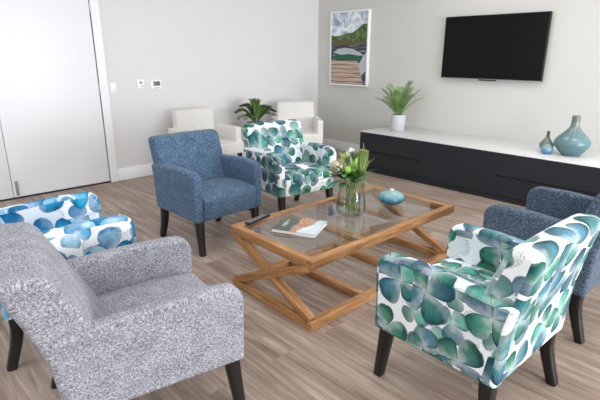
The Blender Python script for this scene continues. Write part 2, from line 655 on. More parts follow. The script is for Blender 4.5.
# wall with sliding windows behind the camera, and the left wall with its added window
FW = [(-4.3, -1.75), (-1.55, 1.0)]
bm = bmesh.new()
xs = [LX - 0.2] + [v for w in FW for v in w] + [WX + 0.2]
for a, b in zip(xs[0::2], xs[1::2]):
    add_box(bm, (a, FY - 0.2, 0), (b, FY, CH))
for a, b in FW:
    add_box(bm, (a, FY - 0.2, 2.4), (b, FY, CH))
    add_box(bm, (a, FY - 0.2, 0), (b, FY, 0.1))
from_bm('wall_front', bm, M['wall_back'], kind='structure')
LW = (-2.9, 0.5)  # unseen window, placed here to brighten the back wall and door
bm = bmesh.new()
add_box(bm, (LX - 0.2, FY, 0), (LX, LW[0], CH))
add_box(bm, (LX - 0.2, LW[1], 0), (LX, WY, CH))
add_box(bm, (LX - 0.2, LW[0], 2.3), (LX, LW[1], CH))
add_box(bm, (LX - 0.2, LW[0], 0), (LX, LW[1], 0.7))
from_bm('wall_left', bm, M['wall_back'], kind='structure')
wi = 0
for a, b in FW:
    wi += 1
    bm = bmesh.new()
    m = (a + b) / 2
    for x in (a, m - 0.03, b - 0.06):
        add_box(bm, (x, FY - 0.13, 0.1), (x + 0.06, FY - 0.07, 2.4))
    for z in (0.1, 2.34):
        add_box(bm, (a, FY - 0.13, z), (b, FY - 0.07, z + 0.06))
    w = from_bm('window_%d' % wi, bm, M['trim'], kind='structure')
    box('pane', (a + 0.05, FY - 0.103, 0.15), (b - 0.05, FY - 0.097, 2.35), M['pane'], w)
wi += 1
bm = bmesh.new()
for y in (LW[0], (LW[0] + LW[1]) / 2 - 0.03, LW[1] - 0.06):
    add_box(bm, (LX - 0.13, y, 0.7), (LX - 0.07, y + 0.06, 2.3))
for z in (0.7, 2.24):
    add_box(bm, (LX - 0.13, LW[0], z), (LX - 0.07, LW[1], z + 0.06))
w = from_bm('window_%d' % wi, bm, M['trim'], kind='structure')
box('pane', (LX - 0.103, LW[0] + 0.05, 0.75), (LX - 0.097, LW[1] - 0.05, 2.25), M['pane'], w)

# skirting
BH = 0.145
box('baseboard_back', (-2.035, WY - 0.016, 0), (WX - 0.016, WY, BH), M['trim'], bevel=0.004, kind='structure')
box('baseboard_right', (WX - 0.016, -0.55, 0), (WX, WY - 0.0, BH), M['trim'], bevel=0.004, kind='structure')
# door casing and two leaves
bm = bmesh.new()
add_box(bm, (DX1, WY - 0.02, 0), (DX1 + 0.093, WY + 0.02, DH + 0.09), 0.004)
add_box(bm, (DX0 - 0.09, WY - 0.02, 0), (DX0, WY + 0.02, DH + 0.09), 0.004)
add_box(bm, (DX0, WY - 0.02, DH), (DX1, WY + 0.02, DH + 0.09), 0.004)
from_bm('trim_1', bm, M['trim'], kind='structure')
box('trim_2', (DX0 + 0.001, WY - 0.005, 0), (DX1 - 0.001, WY + 0.1, 0.006), M['navy_dark'], kind='structure')
for i, (a, b) in enumerate(((DXM + 0.003, DX1 - 0.006), (DX0 + 0.006, DXM - 0.003))):
    d = box('door_%d' % (i + 1), (a, WY + 0.006, 0.014), (b, WY + 0.05, DH - 0.005), M['door'], bevel=0.003, kind='structure')
    if i == 0:
        bm = bmesh.new()
        add_box(bm, (a + 0.022, WY - 0.004, 0.03), (a + 0.05, WY + 0.007, 0.19), 0.003)
        add_box(bm, (a + 0.03, WY - 0.009, 0.09), (a + 0.042, WY - 0.003, 0.12), 0.002)
        from_bm('flush_bolt', bm, M['silver'], d)
        for z in (0.22, 1.1, 1.95):
            tube('hinge', [(b + 0.003, WY + 0.002, z - 0.045), (b + 0.003, WY + 0.002, z + 0.045)], 0.006, 0.006, M['silver'], d)
    else:
        bm = bmesh.new()
        add_tube(bm, [Vector((b - 0.06, WY + 0.006, 1.0)), Vector((b - 0.06, WY - 0.045, 1.0))], 0.009)
        add_tube(bm, [Vector((b - 0.06, WY - 0.04, 1.0)), Vector((b - 0.18, WY - 0.04, 1.0))], 0.009)
        from_bm('door_handle', bm, M['silver'], d, smooth=True, angle=0.9)


# ------------------------------------------------------------------ wall fittings
def wall_plate(name, label, cat, x0, x1, z0, z1, depth):
    t = thing(name, label, cat, ((x0 + x1) / 2, WY, (z0 + z1) / 2))
    hw, hh = (x1 - x0) / 2, (z1 - z0) / 2
    box('cover', (-hw, -depth, -hh), (hw, 0, hh), M['plastic'], t, bevel=0.004)
    return t, hw, hh, depth


t, hw, hh, dp = wall_plate('light_switch', 'white light switch plate on the wall right next to the door casing', 'switch', -2.012, -1.935, 1.03, 1.15, 0.010)
for k in (-1, 1):
    box('rocker', (k * 0.016 - 0.011, -dp - 0.004, -0.03), (k * 0.016 + 0.011, -dp + 0.001, 0.03), M['plastic'], t, bevel=0.002)
t, hw, hh, dp = wall_plate('wall_controller', 'small white wall controller with a dark round sensor, between light switch and thermostat', 'controller', -1.69, -1.60, 1.07, 1.18, 0.014)
lathe('sensor', [(0, 0.004), (0.012, 0.004), (0.014, 0), (0.014, -0.002)], M['lcd'], t, n=20).matrix_local = Matrix.Translation((0, -dp, 0.018)) @ Matrix.Rotation(PI / 2, 4, 'X')
box('button', (0.008, -dp - 0.002, -0.032), (0.02, -dp + 0.001, -0.024), M['button'], t, bevel=0.001)
t, hw, hh, dp = wall_plate('thermostat', 'white thermostat with a grey rectangular display, right of the wall controller', 'thermostat', -1.515, -1.375, 1.055, 1.165, 0.018)
box('display', (-0.043, -dp - 0.002, -0.012), (0.043, -dp + 0.001, 0.04), M['lcd'], t, bevel=0.001)
for k in range(3):
    box('button', (-0.03 + k * 0.024, -dp - 0.002, -0.042), (-0.016 + k * 0.024, -dp + 0.001, -0.034), M['button'], t, bevel=0.001)

# ------------------------------------------------------------------ television
TY0, TY1, TZ0, TZ1 = -2.384, -1.166, 1.186, 1.898
t = thing('television', 'large black flat television mounted on the right wall above the low console', 'television', (WX, (TY0 + TY1) / 2, TZ0))
hw = (TY1 - TY0) / 2
TH = TZ1 - TZ0
box('bezel', (-0.06, -hw, 0), (-0.022, hw, TH), M['tv_case'], t, bevel=0.004)
box('screen', (-0.0615, -hw + 0.008, 0.014), (-0.058, hw - 0.008, TH - 0.008), M['tv_screen'], t)
box('trim_strip', (-0.0625, -hw, 0.0), (-0.058, hw, 0.007), M['silver'], t)
box('logo_bar', (-0.062, -0.105, -0.014), (-0.04, 0.105, 0.002), M['tv_case'], t, bevel=0.002)
box('wall_bracket', (-0.024, -0.25, 0.15), (0.0, 0.25, 0.55), M['tv_case'], t)


# ------------------------------------------------------------------ framed photograph
def print_mats():
    sky = NT('print_sky')
    p = sky.coord('Object')
    f = sky.noise(p, 7.0, 5, 0.6, 0.5)
    sky.bsdf(sky.ramp(f, [(0.33, rgb(124, 148, 178)), (0.46, rgb(178, 192, 208)), (0.58, rgb(236, 238, 240))]), 0.6)
    hill = NT('print_hill')
    f = hill.noise(hill.coord('Object'), 16.0, 5, 0.65)
    hill.bsdf(hill.ramp(f, [(0.35, rgb(40, 66, 38)), (0.5, rgb(78, 104, 56)), (0.66, rgb(124, 138, 76))]), 0.6)
    far = NT('print_far_hill')
    f = far.noise(far.coord('Object'), 20.0, 4, 0.6)
    far.bsdf(far.ramp(f, [(0.4, rgb(88, 110, 100)), (0.6, rgb(120, 140, 110))]), 0.6)
    wat = NT('print_water')
    p = wat.coord('Object')
    x, y, z = wat.sep(p)[0:3]
    f = wat.noise(wat.comb(0.0, wat.math('MULTIPLY', y, 5.0), wat.math('MULTIPLY', z, 26.0)), 1.0, 4, 0.6)
    wat.bsdf(wat.ramp(f, [(0.35, rgb(30, 34, 42)), (0.5, rgb(62, 68, 80)), (0.66, rgb(140, 150, 166))]), 0.6)
    dock = NT('print_dock')
    p = dock.coord('Object')
    x, y, z = dock.sep(p)[0:3]
    wv = dock.new('ShaderNodeTexWave', wave_type='BANDS', bands_direction='Z')
    wv.inputs['Scale'].default_value = 5.2
    wv.inputs['Distortion'].default_value = 0.3
    dock.put(wv.inputs['Vector'], p)
    g = dock.noise(dock.comb(0.0, dock.math('MULTIPLY', y, 3.0), dock.math('MULTIPLY', z, 50.0)), 1.0, 4, 0.6)
    col = dock.ramp(g, [(0.3, rgb(140, 112, 98)), (0.5, rgb(190, 164, 148)), (0.7, rgb(222, 204, 190))])
    col = dock.mix(dock.smooth(wv.outputs['Fac'], 0.12, 0.0), col, rgb(80, 60, 54))
    dock.bsdf(col, 0.6)
    return [sky.m, far.m, hill.m, wat.m, plain('print_boat_green', rgb(22, 92, 66), 0.6), plain('print_boat_pale', rgb(196, 200, 206), 0.6, vary=0.15, vscale=20),
            dock.m, plain('print_reeds', rgb(112, 100, 60), 0.6, vary=0.3, vscale=40), plain('print_boat_dark', rgb(22, 40, 36), 0.6)]


PY0, PY1, PZ0, PZ1 = 0.043, 0.785, 1.012, 2.066
t = thing('framed_picture', 'framed lake photograph with green rowing boat and wooden jetty on the right wall', 'picture', (WX, (PY0 + PY1) / 2, PZ0))
hw, PH = (PY1 - PY0) / 2, PZ1 - PZ0
bm = bmesh.new()
fw = 0.022
add_box(bm, (-0.05, -hw, 0), (0, -hw + fw, PH), 0.003)
add_box(bm, (-0.05, hw - fw, 0), (0, hw, PH), 0.003)
add_box(bm, (-0.05, -hw + fw, 0), (0, hw - fw, fw), 0.003)
add_box(bm, (-0.05, -hw + fw, PH - fw), (0, hw - fw, PH), 0.003)
from_bm('frame', bm, M['trim'], t, smooth=True, angle=0.9)
# the print: u 0..1 runs left to right as seen from the room (+y to -y), v 0..1 upwards
iw, ih = 2 * (hw - fw) + 0.004, PH - 2 * fw + 0.004
bm = bmesh.new()


def poly(pts, mi, lift):
    vs = [bm.verts.new((-0.042 - lift * 0.0004, (iw / 2 - u * iw), fw - 0.002 + v * ih)) for u, v in pts]
    f = bm.faces.new(vs)
    f.material_index = mi


poly([(0, 0.55), (1, 0.55), (1, 1), (0, 1)], 0, 0)
poly([(0, 0), (1, 0), (1, 0.6), (0, 0.6)], 3, 1)
poly([(0, 0.58), (1, 0.58), (1, 0.72), (0.7, 0.74), (0.45, 0.70), (0.2, 0.665), (0, 0.69)], 1, 2)
poly([(0, 0.57), (1, 0.57), (1, 0.83), (0.92, 0.835), (0.86, 0.825), (0.74, 0.77), (0.6, 0.72), (0.42, 0.715), (0.25, 0.685), (0.1, 0.68), (0, 0.70)], 2, 3)
poly([(0, 0.555), (1, 0.56), (1, 0.60), (0.6, 0.605), (0.3, 0.625), (0, 0.615)], 7, 4)
poly([(0.08, 0.40), (0.1, 0.46), (0.2, 0.50), (0.4, 0.515), (0.62, 0.50), (0.85, 0.44), (0.92, 0.40), (0.5, 0.43)], 5, 5)
poly([(0.09, 0.45), (0.12, 0.37), (0.3, 0.345), (0.8, 0.325), (0.86, 0.345), (0.91, 0.41), (0.7, 0.405), (0.4, 0.41), (0.2, 0.43)], 4, 6)
poly([(0.13, 0.36), (0.3, 0.33), (0.8, 0.30), (0.86, 0.345), (0.8, 0.325), (0.3, 0.345)], 8, 7)
poly([(0.92, 0.41), (1.0, 0.46), (1.0, 0.33), (0.9, 0.33)], 5, 5)
poly([(0.62, 0.40), (0.95, 0.42), (1.0, 0.36), (1.0, 0.2), (0.84, 0.12)], 5, 4.5)
poly([(0, 0), (0.93, 0), (0.77, 0.335), (0, 0.345)], 6, 8)
from_bm('print', bm, print_mats(), t)['label'] = 'lake photograph with boat and jetty'

# ------------------------------------------------------------------ low console
CX0, CX1, CY0, CY1, CZ = 0.556, WX - 0.002, -5.3, -0.500, 0.515
t = thing('media_console', 'long low navy console with a pale top running along the right wall', 'console', ((CX0 + CX1) / 2, CY1, 0))
ox, oy = (CX0 + CX1) / 2, CY1
fx = CX0 - ox
L = CY0 - oy
box('carcass', (fx + 0.02, L, 0.06), (CX1 - ox, 0, CZ - 0.016), M['navy'], t)
box('plinth', (fx + 0.014, L + 0.03, 0), (CX1 - ox - 0.02, -0.012, 0.056), M['navy'], t)
box('top', (fx - 0.002, L - 0.005, CZ - 0.009), (CX1 - ox, 0.004, CZ), M['stone'], t, bevel=0.002)['label'] = 'pale stone worktop'
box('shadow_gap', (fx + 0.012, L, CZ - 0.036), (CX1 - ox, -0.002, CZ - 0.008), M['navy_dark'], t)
edges = [0.0, -0.93, -1.855, -2.815, -3.75, L]
for i, (a, b) in enumerate(zip(edges, edges[1:])):
    a2, b2 = a - 0.0005, b + 0.0005
    if i % 2 == 0:
        for z0, z1 in ((0.064, 0.262), (0.277, CZ - 0.018)):
            box('drawer_front', (fx, b2, z0), (fx + 0.02, a2, z1), M['navy'], t)
    else:
        box('door_panel', (fx, b2, 0.062), (fx + 0.02, a2, CZ - 0.018), M['navy'], t)


# ------------------------------------------------------------------ coffee table
TX0, TX1, TYN, TYF, TH_ = -2.579, -1.139, -2.840, -2.080, 0.426
cx, cy = (TX0 + TX1) / 2, (TYN + TYF) / 2
t = thing('coffee_table', 'oak coffee table with a glass top and crossed end legs, mid room', 'table', (cx, cy, 0))
hx, hy = (TX1 - TX0) / 2, (TYF - TYN) / 2
rw, rh = 0.048, 0.052
for s in (-1, 1):
    bar('top_rail', (-hx, s * (hy - rw / 2), TH_ - rh / 2), (hx, s * (hy - rw / 2), TH_ - rh / 2), rw, rh, M['oak'], t)
    bar('top_rail', (s * (hx - rw / 2), -hy + rw, TH_ - rh / 2), (s * (hx - rw / 2), hy - rw, TH_ - rh / 2), rw, rh, M['oak'], t)
    bar('base_rail', (-hx, s * (hy - rw / 2), rh / 2), (hx, s * (hy - rw / 2), rh / 2), rw, rh, M['oak'], t)
    bar('base_rail', (s * (hx - rw / 2), -hy + rw, rh / 2), (s * (hx - rw / 2), hy - rw, rh / 2), rw, rh, M['oak'], t)
    xb = s * (hx - rw / 2)
    bar('cross_leg', (xb + 0.001, -hy + 0.03, rh), (xb + 0.001, hy - 0.03, TH_ - rh), 0.05, 0.046, M['oak'], t, up=(0, -1, 1))
    bar('cross_leg', (xb - 0.001, hy - 0.03, rh), (xb - 0.001, -hy + 0.03, TH_ - rh), 0.048, 0.044, M['oak'], t, up=(0, 1, 1))
    xc = s * 0.235
    bar('cross_rail', (xc, -hy + rw, TH_ - 0.012 - 0.018), (xc, hy - rw, TH_ - 0.012 - 0.018), 0.05, 0.034, M['oak'], t)
    bar('base_cross_rail', (xc, -hy + rw, rh / 2), (xc, hy - rw, rh / 2), rw, rh - 0.002, M['oak'], t)
box('glass_top', (-hx + rw - 0.004, -hy + rw - 0.004, TH_ - 0.012), (hx - rw + 0.004, hy - rw + 0.004, TH_ - 0.001), M['table_glass'], t)
GT = TH_ - 0.001


# ------------------------------------------------------------------ armchairs
def copy_tree(o, parent=None):
    c = o.copy()
    C.objects.link(c)
    if parent is not None:
        c.parent = parent
    for ch in list(o.children):
        copy_tree(ch, c)
    return c


STD = dict(W=0.645, D=0.585, zb=0.272, ha=0.65, hb=0.848, ybt=0.385, seat=0.462)


def make_armchair(label, fabric, loc, rz, W, D, zb, ha, hb, ybt, seat, name='armchair', group=None, bw=0.02, back_t=0.125, lean=0.8, top_r=0.05):
    """Seat faces +y in its own frame."""
    t = thing(name, label, 'armchair', (loc[0], loc[1], 0), rz, group)
    f, r = D / 2, -D / 2
    at = 0.074                                   # arm thickness
    ym = r - lean * 0.3 * (ybt + r)              # rear line: nearly upright, then leaning back
    zm = zb + 0.45 * (hb - zb)

    def yb(z):
        if z < zm:
            return r + (ym - r) * (z - zb) / (zm - zb)
        return ym + (-ybt - ym) * (z - zm) / (hb - zm)
    har = ha - 0.022
    arm = [(r, zb, 0.012), (f, zb, 0.012), (f + 0.008, ha - 0.003, 0.075), (f - 0.24, ha + 0.004, 0.4), (yb(har) + 0.004, har, 0.02), (ym + 0.003, zm, 0.2)]
    for s in (-1, 1):
        a, b = (W / 2 - at, W / 2) if s > 0 else (-W / 2, -W / 2 + at)
        upholster('arm', arm, a, b, 0.022, fabric, t, nmid=4)
    # backrest: padded slab, rear face running down to the base
    th = back_t
    back = [(r + 0.002, zb + 0.004, 0.01), (r + 0.17, zb + 0.004, 0.01), (r + th + 0.045, seat, 0.02), (yb(ha) + th + 0.02, ha - 0.01, 0.3),
            (-ybt + th, hb - 0.012, top_r), (-ybt + 0.002, hb, 0.035), (ym + 0.002, zm, 0.4)]

    def puff(x, y, z):
        k = max(0.0, 1 - (2 * x / W) ** 2)
        zz = min(1.0, max(0.0, (z - seat) / (hb - seat)))
        frontness = min(1.0, max(0.0, (y - yb(z)) / th))
        y += 0.016 * k * frontness * math.sin(PI * min(1, zz * 1.05))
        z += 0.006 * k * (1 if z > hb - 0.06 else 0)
        return (x * (1.0 + 0.02 * zz), y, z)
    upholster('backrest', back, -W / 2 + bw, W / 2 - bw, 0.026, fabric, t, deform=puff, nmid=14)
    # seat
    sw = W / 2 - at + 0.002
    st = [(r + 0.1, zb + 0.002, 0.0), (f + 0.006, zb + 0.002, 0.012), (f + 0.016, seat - 0.002, 0.05), (f - 0.2, seat + 0.008, 0.3), (r + 0.1, seat - 0.012, 0.0)]

    def dome(x, y, z):
        k = max(0.0, 1 - (x / sw) ** 4)
        q = (y - r - 0.1) / (f - r - 0.1)
        if z > seat - 0.06:
            z += 0.014 * k * math.sin(PI * min(1, max(0, q)))
        if y > f - 0.05:
            y += 0.006 * k
        return (x, y, z)
    upholster('seat', st, -sw, sw, 0.014, fabric, t, deform=dome, nmid=12)
    # legs
    for s in (-1, 1):
        tube('leg', [(s * (W / 2 - 0.055), f - 0.045, zb + 0.01), (s * (W / 2 - 0.052), f - 0.03, zb * 0.55), (s * (W / 2 - 0.048), f - 0.012, 0.0)],
             0.0295, 0.0205, M['leg'], t, square=True)
        tube('leg', [(s * (W / 2 - 0.05), r + 0.045, zb + 0.01), (s * (W / 2 - 0.046), r + 0.036, zb * 0.6), (s * (W / 2 - 0.042), r - 0.012, 0.0)],
             0.0295, 0.0205, M['leg'], t, square=True)
    return t


def place(src, label, loc, rz, fabric=None, group=None):
    o = copy_tree(src)
    o['label'] = label
    o.location = (loc[0], loc[1], 0)
    o.rotation_euler = (0, 0, rz)
    if group:
        o['group'] = group
    if fabric:
        for ch in o.children:
            if not ch.name.startswith('leg'):
                ch.material_slots[0].link = 'OBJECT'
                ch.material_slots[0].material = fabric
    return o


blue = make_armchair('mid-blue melange armchair between the grey armchair and the rear green floral armchair', M['blue'], (-2.209, -1.245), 3.18, **STD)
place(blue, 'green leaf print armchair beyond the coffee table, behind the glass vase', (-1.297, -1.22), 3.015, M['green_floral'], 'green floral armchairs')
place(blue, 'green and teal leaf print armchair in the right foreground, seen from behind', (-2.318, -3.603), -0.026, M['green_floral'], 'green floral armchairs')
place(blue, 'dark slate blue armchair at the right edge, behind the foreground floral armchair', (-1.300, -3.584), -0.02, M['slate'])
make_armchair('bright blue and white leaf print armchair at the left edge, behind the grey armchair', M['blue_floral'], (-3.534, -1.816), -1.617,
              W=0.635, D=0.652, zb=0.272, ha=0.665, hb=0.848, ybt=0.42, seat=0.462)
make_armchair('large light grey melange armchair in the left foreground', M['grey'], (-3.476, -2.706), -1.75,
              W=0.672, D=0.668, zb=0.265, ha=0.612, hb=0.82, ybt=0.49, seat=0.43, back_t=0.165, top_r=0.075, lean=0.75)


def make_white_chair(label, loc, rz):
    t = thing('tub_armchair', label, 'armchair', (loc[0], loc[1], 0), rz, 'ivory armchairs by the back wall')
    W, D, zb, ha, hb, seat = 0.677, 0.631, 0.30, 0.615, 0.815, 0.44
    f, r = D / 2, -D / 2
    at = 0.085
    for s in (-1, 1):
        a, b = (W / 2 - at, W / 2) if s > 0 else (-W / 2, -W / 2 + at)
        upholster('arm', [(r, zb, 0.01), (f - 0.05, zb, 0.01), (f - 0.05, ha, 0.03), (r - 0.02, ha - 0.01, 0.02)], a, b, 0.018, M['ivory'], t, nmid=4)
    upholster('backrest', [(r, zb + 0.02, 0.01), (r + 0.16, zb + 0.02, 0.01), (r + 0.16, seat, 0.02), (r + 0.10, hb, 0.045), (r - 0.03, hb + 0.004, 0.04)],
              -W / 2 + 0.07, W / 2 - 0.07, 0.03, M['ivory'], t, nmid=12)
    upholster('seat', [(r + 0.1, zb + 0.001, 0), (f, zb + 0.001, 0.015), (f, seat, 0.035), (r + 0.1, seat - 0.005, 0)], -W / 2 + 0.006, W / 2 - 0.006, 0.025, M['ivory'], t, nmid=12)
    for sx in (-1, 1):
        for y0, y1 in ((f - 0.05, f - 0.02), (r + 0.06, r + 0.01)):
            tube('leg', [(sx * (W / 2 - 0.05), y0, zb + 0.01), (sx * (W / 2 - 0.047), (y0 + y1) / 2, zb / 2), (sx * (W / 2 - 0.045), y1, 0)], 0.024, 0.016, M['leg'], t, square=True)
    return t


w1 = make_white_chair('ivory armchair by the back wall, directly behind the mid-blue armchair', (-1.103, 0.545), 3.2)
w2 = copy_tree(w1)
w2['label'] = 'ivory armchair turned inward in the room corner, right of the dark palm plant'
w2.location = (0.287, 0.432, 0)
w2.rotation_euler = (0, 0, 2.487)


# ------------------------------------------------------------------ plants
def add_leaflet(bm, p, d, n, L, w, mi=0, droop=0.2, fold=0.15):
    """One narrow leaf blade from p along d, face normal n."""
    d = d.normalized()
    s = d.cross(n).normalized()
    n = s.cross(d).normalized()
    K = 4
    mid, lf, rt = [], [], []
    for k in range(K + 1):
        q = k / K
        c = p + d * (L * q) - n * (droop * L * q * q)
        ww = w * (math.sin(PI * (0.12 + 0.88 * q) ** 0.8) if k < K else 0.0) * 0.5
        mid.append(bm.verts.new(c))
        lf.append(bm.verts.new(c + s * ww + n * (fold * ww)))
        rt.append(bm.verts.new(c - s * ww + n * (fold * ww)))
    for k in range(K):
        for A, B in ((lf, mid), (mid, rt)):
            f = bm.faces.new((A[k], A[k + 1], B[k + 1], B[k]))
            f.material_index = mi


def frond(name, base, az, reach, rise, droop, pairs, leaf, wid, mat, parent, vee=0.35, start=0.18, arch=0.95, fwd=0.62):
    h = Vector((math.cos(az), math.sin(az), 0))
    b = Vector(base)
    ctrl = [b, b + h * reach * 0.25 + Vector((0, 0, rise * (0.36 + 0.2 * (arch - 0.7) / 0.25))), b + h * reach * 0.6 + Vector((0, 0, rise * arch)), b + h * reach + Vector((0, 0, rise - droop))]
    pts = curve_pts(ctrl, 14)
    bm = bmesh.new()
    add_tube(bm, pts, 0.0035, 0.0012, 5)
    side = Vector((-h.y, h.x, 0))
    N = len(pts) - 1
    for k in range(pairs):
        q = start + (1 - start) * k / (pairs - 1)
        i = min(N - 1, int(q * N))
        fr = q * N - i
        p = pts[i].lerp(pts[i + 1], fr)
        tg = (pts[i + 1] - pts[i]).normalized()
        nn = side.cross(tg).normalized()
        if nn.z < 0:
            nn = -nn
        env = math.sin(PI * min(1, 0.16 + 0.86 * max(0.0, 1 - q) ** 0.9)) * 0.85 + 0.15
        for s in (-1, 1):
            d = side * s * 0.82 + tg * fwd + nn * vee + Vector((rnd.uniform(-.06, .06), rnd.uniform(-.06, .06), rnd.uniform(-.05, .05)))
            add_leaflet(bm, p, d, nn, leaf * env * rnd.uniform(0.9, 1.1), wid, droop=0.18)
    return from_bm(name, bm, mat, parent, smooth=True)


M['fern'] = leaf_mat('fern_leaf', rgb(54, 96, 40), rgb(130, 166, 84))
M['palm'] = leaf_mat('palm_leaf', rgb(36, 66, 28), rgb(96, 128, 60), 0.35)
M['fern_pot'] = None
n = NT('textured_grey_pot')
p = n.coord('Object')
x_, y_, z_ = n.sep(p)[0:3]
ang = n.math('ARCTAN2', y_, x_)
ck = n.noise(n.comb(n.math('MULTIPLY', ang, 7.0), n.math('MULTIPLY', z_, 60.0), 0.0), 1.0, 3, 0.6)
n.bsdf(n.ramp(ck, [(0.35, rgb(168, 170, 174)), (0.65, rgb(216, 217, 220))]), 0.6, n.bump(ck, 0.5, 0.004))
M['fern_pot'] = n.m

t = thing('potted_fern', 'bright green fern in a pale grey cylindrical pot on the console, under the framed picture', 'potted plant', (0.96, -0.79, CZ))
lathe('pot', [(0, 0), (0.085, 0), (0.092, 0.008), (0.094, 0.20), (0.09, 0.207), (0.084, 0.20), (0.082, 0.16), (0, 0.16)], M['fern_pot'], t, n=48)
lathe('soil', [(0.083, 0.17), (0.05, 0.178), (0, 0.18)], M['soil'], t, n=30)
for k in range(17):
    az = k * 2.399 + 0.3
    up = (k % 3) / 2.0
    frond('frond', (0.02 * math.cos(az), 0.02 * math.sin(az), 0.175), az, 0.30 - 0.16 * up, 0.26 + 0.14 * up + rnd.uniform(-.04, .04), 0.0, 26, 0.088, 0.0075, M['fern'], t, vee=0.12, arch=0.78, fwd=0.45)

# side table + palm between the ivory chairs
SX, SY, SZ = -0.275, 0.635, 0.42
t = thing('side_table', 'small side table with slim metal legs holding the dark palm between the ivory armchairs', 'side table', (SX, SY, 0))
lathe('table_top', [(0, SZ - 0.02), (0.17, SZ - 0.02), (0.175, SZ - 0.015), (0.175, SZ - 0.003), (0.17, SZ), (0, SZ)], M['stone'], t, n=40)
for k in range(4):
    a = k * PI / 2 + 0.35
    tube('leg', [(0.12 * math.cos(a), 0.12 * math.sin(a), SZ - 0.02), (0.15 * math.cos(a), 0.15 * math.sin(a), 0)], 0.007, 0.006, M['silver'], t)
t = thing('potted_palm', 'dark green palm in a grey pot standing between the two ivory armchairs', 'potted plant', (SX, SY, SZ))
M['palm_pot'] = plain('grey_stone_pot', rgb(150, 145, 140), 0.6, vary=0.15, vscale=30)
lathe('pot', [(0, 0), (0.105, 0), (0.115, 0.01), (0.13, 0.165), (0.128, 0.172), (0.12, 0.165), (0.115, 0.14), (0, 0.14)], M['palm_pot'], t, n=40)
lathe('soil', [(0.117, 0.145), (0.06, 0.152), (0, 0.154)], M['soil'], t, n=30)
for k in range(15):
    az = k * 2.399
    up = (k % 4) / 3.0
    frond('frond', (0.02 * math.cos(az), 0.02 * math.sin(az), 0.15), az, 0.30 - 0.16 * up, 0.13 + 0.155 * up, 0.05 * (1 - up), 22, 0.08, 0.016, M['palm'], t, vee=0.75, start=0.2)


# ------------------------------------------------------------------ ceramics
def prof_round(pts, n=8):
    return [(max(0.0, p.x), p.z) for p in curve_pts([(r, 0, z) for r, z in pts], n)]


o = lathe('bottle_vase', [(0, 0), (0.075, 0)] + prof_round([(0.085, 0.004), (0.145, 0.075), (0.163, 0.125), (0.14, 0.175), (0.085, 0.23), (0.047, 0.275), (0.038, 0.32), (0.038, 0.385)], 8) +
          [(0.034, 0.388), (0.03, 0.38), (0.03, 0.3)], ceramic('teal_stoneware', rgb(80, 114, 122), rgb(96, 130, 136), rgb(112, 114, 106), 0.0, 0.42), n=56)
o.location = (0.93, -2.90, CZ)
tag(o, 'largest vase on the console, teal grey with a bulbous body and straight neck', 'vase')
o = lathe('bottle_vase', [(0, 0), (0.04, 0)] + prof_round([(0.045, 0.003), (0.068, 0.045), (0.068, 0.075), (0.035, 0.12), (0.017, 0.15), (0.0155, 0.205)], 8) +
          [(0.012, 0.207), (0.01, 0.19)], ceramic('olive_stoneware', rgb(84, 104, 102), rgb(104, 116, 106), rgb(104, 98, 84), 0.0, 0.2), n=40)
o.location = (0.96, -2.655, CZ)
tag(o, 'small olive grey vase with a thin neck, left of the largest vase', 'vase')
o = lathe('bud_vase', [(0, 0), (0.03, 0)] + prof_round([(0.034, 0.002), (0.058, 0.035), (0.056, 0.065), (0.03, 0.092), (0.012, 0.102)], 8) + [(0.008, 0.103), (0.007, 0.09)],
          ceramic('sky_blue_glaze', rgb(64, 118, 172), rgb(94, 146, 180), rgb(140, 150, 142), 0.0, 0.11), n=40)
o.location = (0.82, -2.715, CZ)
tag(o, 'tiny round sky blue vase standing in front of the olive grey vase', 'vase')

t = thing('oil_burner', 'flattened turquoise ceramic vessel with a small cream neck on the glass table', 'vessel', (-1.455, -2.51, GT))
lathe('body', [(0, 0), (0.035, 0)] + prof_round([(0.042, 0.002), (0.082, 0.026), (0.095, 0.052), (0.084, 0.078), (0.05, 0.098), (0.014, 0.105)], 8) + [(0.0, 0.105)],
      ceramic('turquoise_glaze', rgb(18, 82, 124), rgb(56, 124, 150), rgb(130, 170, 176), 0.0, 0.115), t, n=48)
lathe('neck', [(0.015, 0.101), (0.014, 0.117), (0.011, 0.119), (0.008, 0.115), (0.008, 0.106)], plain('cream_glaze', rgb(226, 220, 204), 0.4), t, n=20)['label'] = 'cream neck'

# ------------------------------------------------------------------ vase with flowers
VX, VY = -1.836, -2.452
RT = Vector((math.cos(CAM['yaw']), -math.sin(CAM['yaw']), 0))
FWD = Vector((math.sin(CAM['yaw']), math.cos(CAM['yaw']), 0))
t = thing('glass_vase', 'clear glass vase of flowers standing on the glass table', 'vase', (VX, VY, GT))
outer = prof_round([(0.074, 0.0), (0.094, 0.018), (0.102, 0.06), (0.096, 0.12), (0.086, 0.18), (0.088, 0.235)], 8)
inner = [(r - 0.0045, max(z, 0.012)) for r, z in reversed(outer)]
lathe('vessel', [(0, 0)] + outer + inner + [(0, 0.012)], M['vase_glass'], t, n=56)
wz = 0.12
wprof = [(r - 0.006, z) for r, z in outer if 0.014 < z < wz]
lathe('water', [(0, 0.014)] + wprof + [(0, wprof[-1][1])], M['water'], t, n=48)

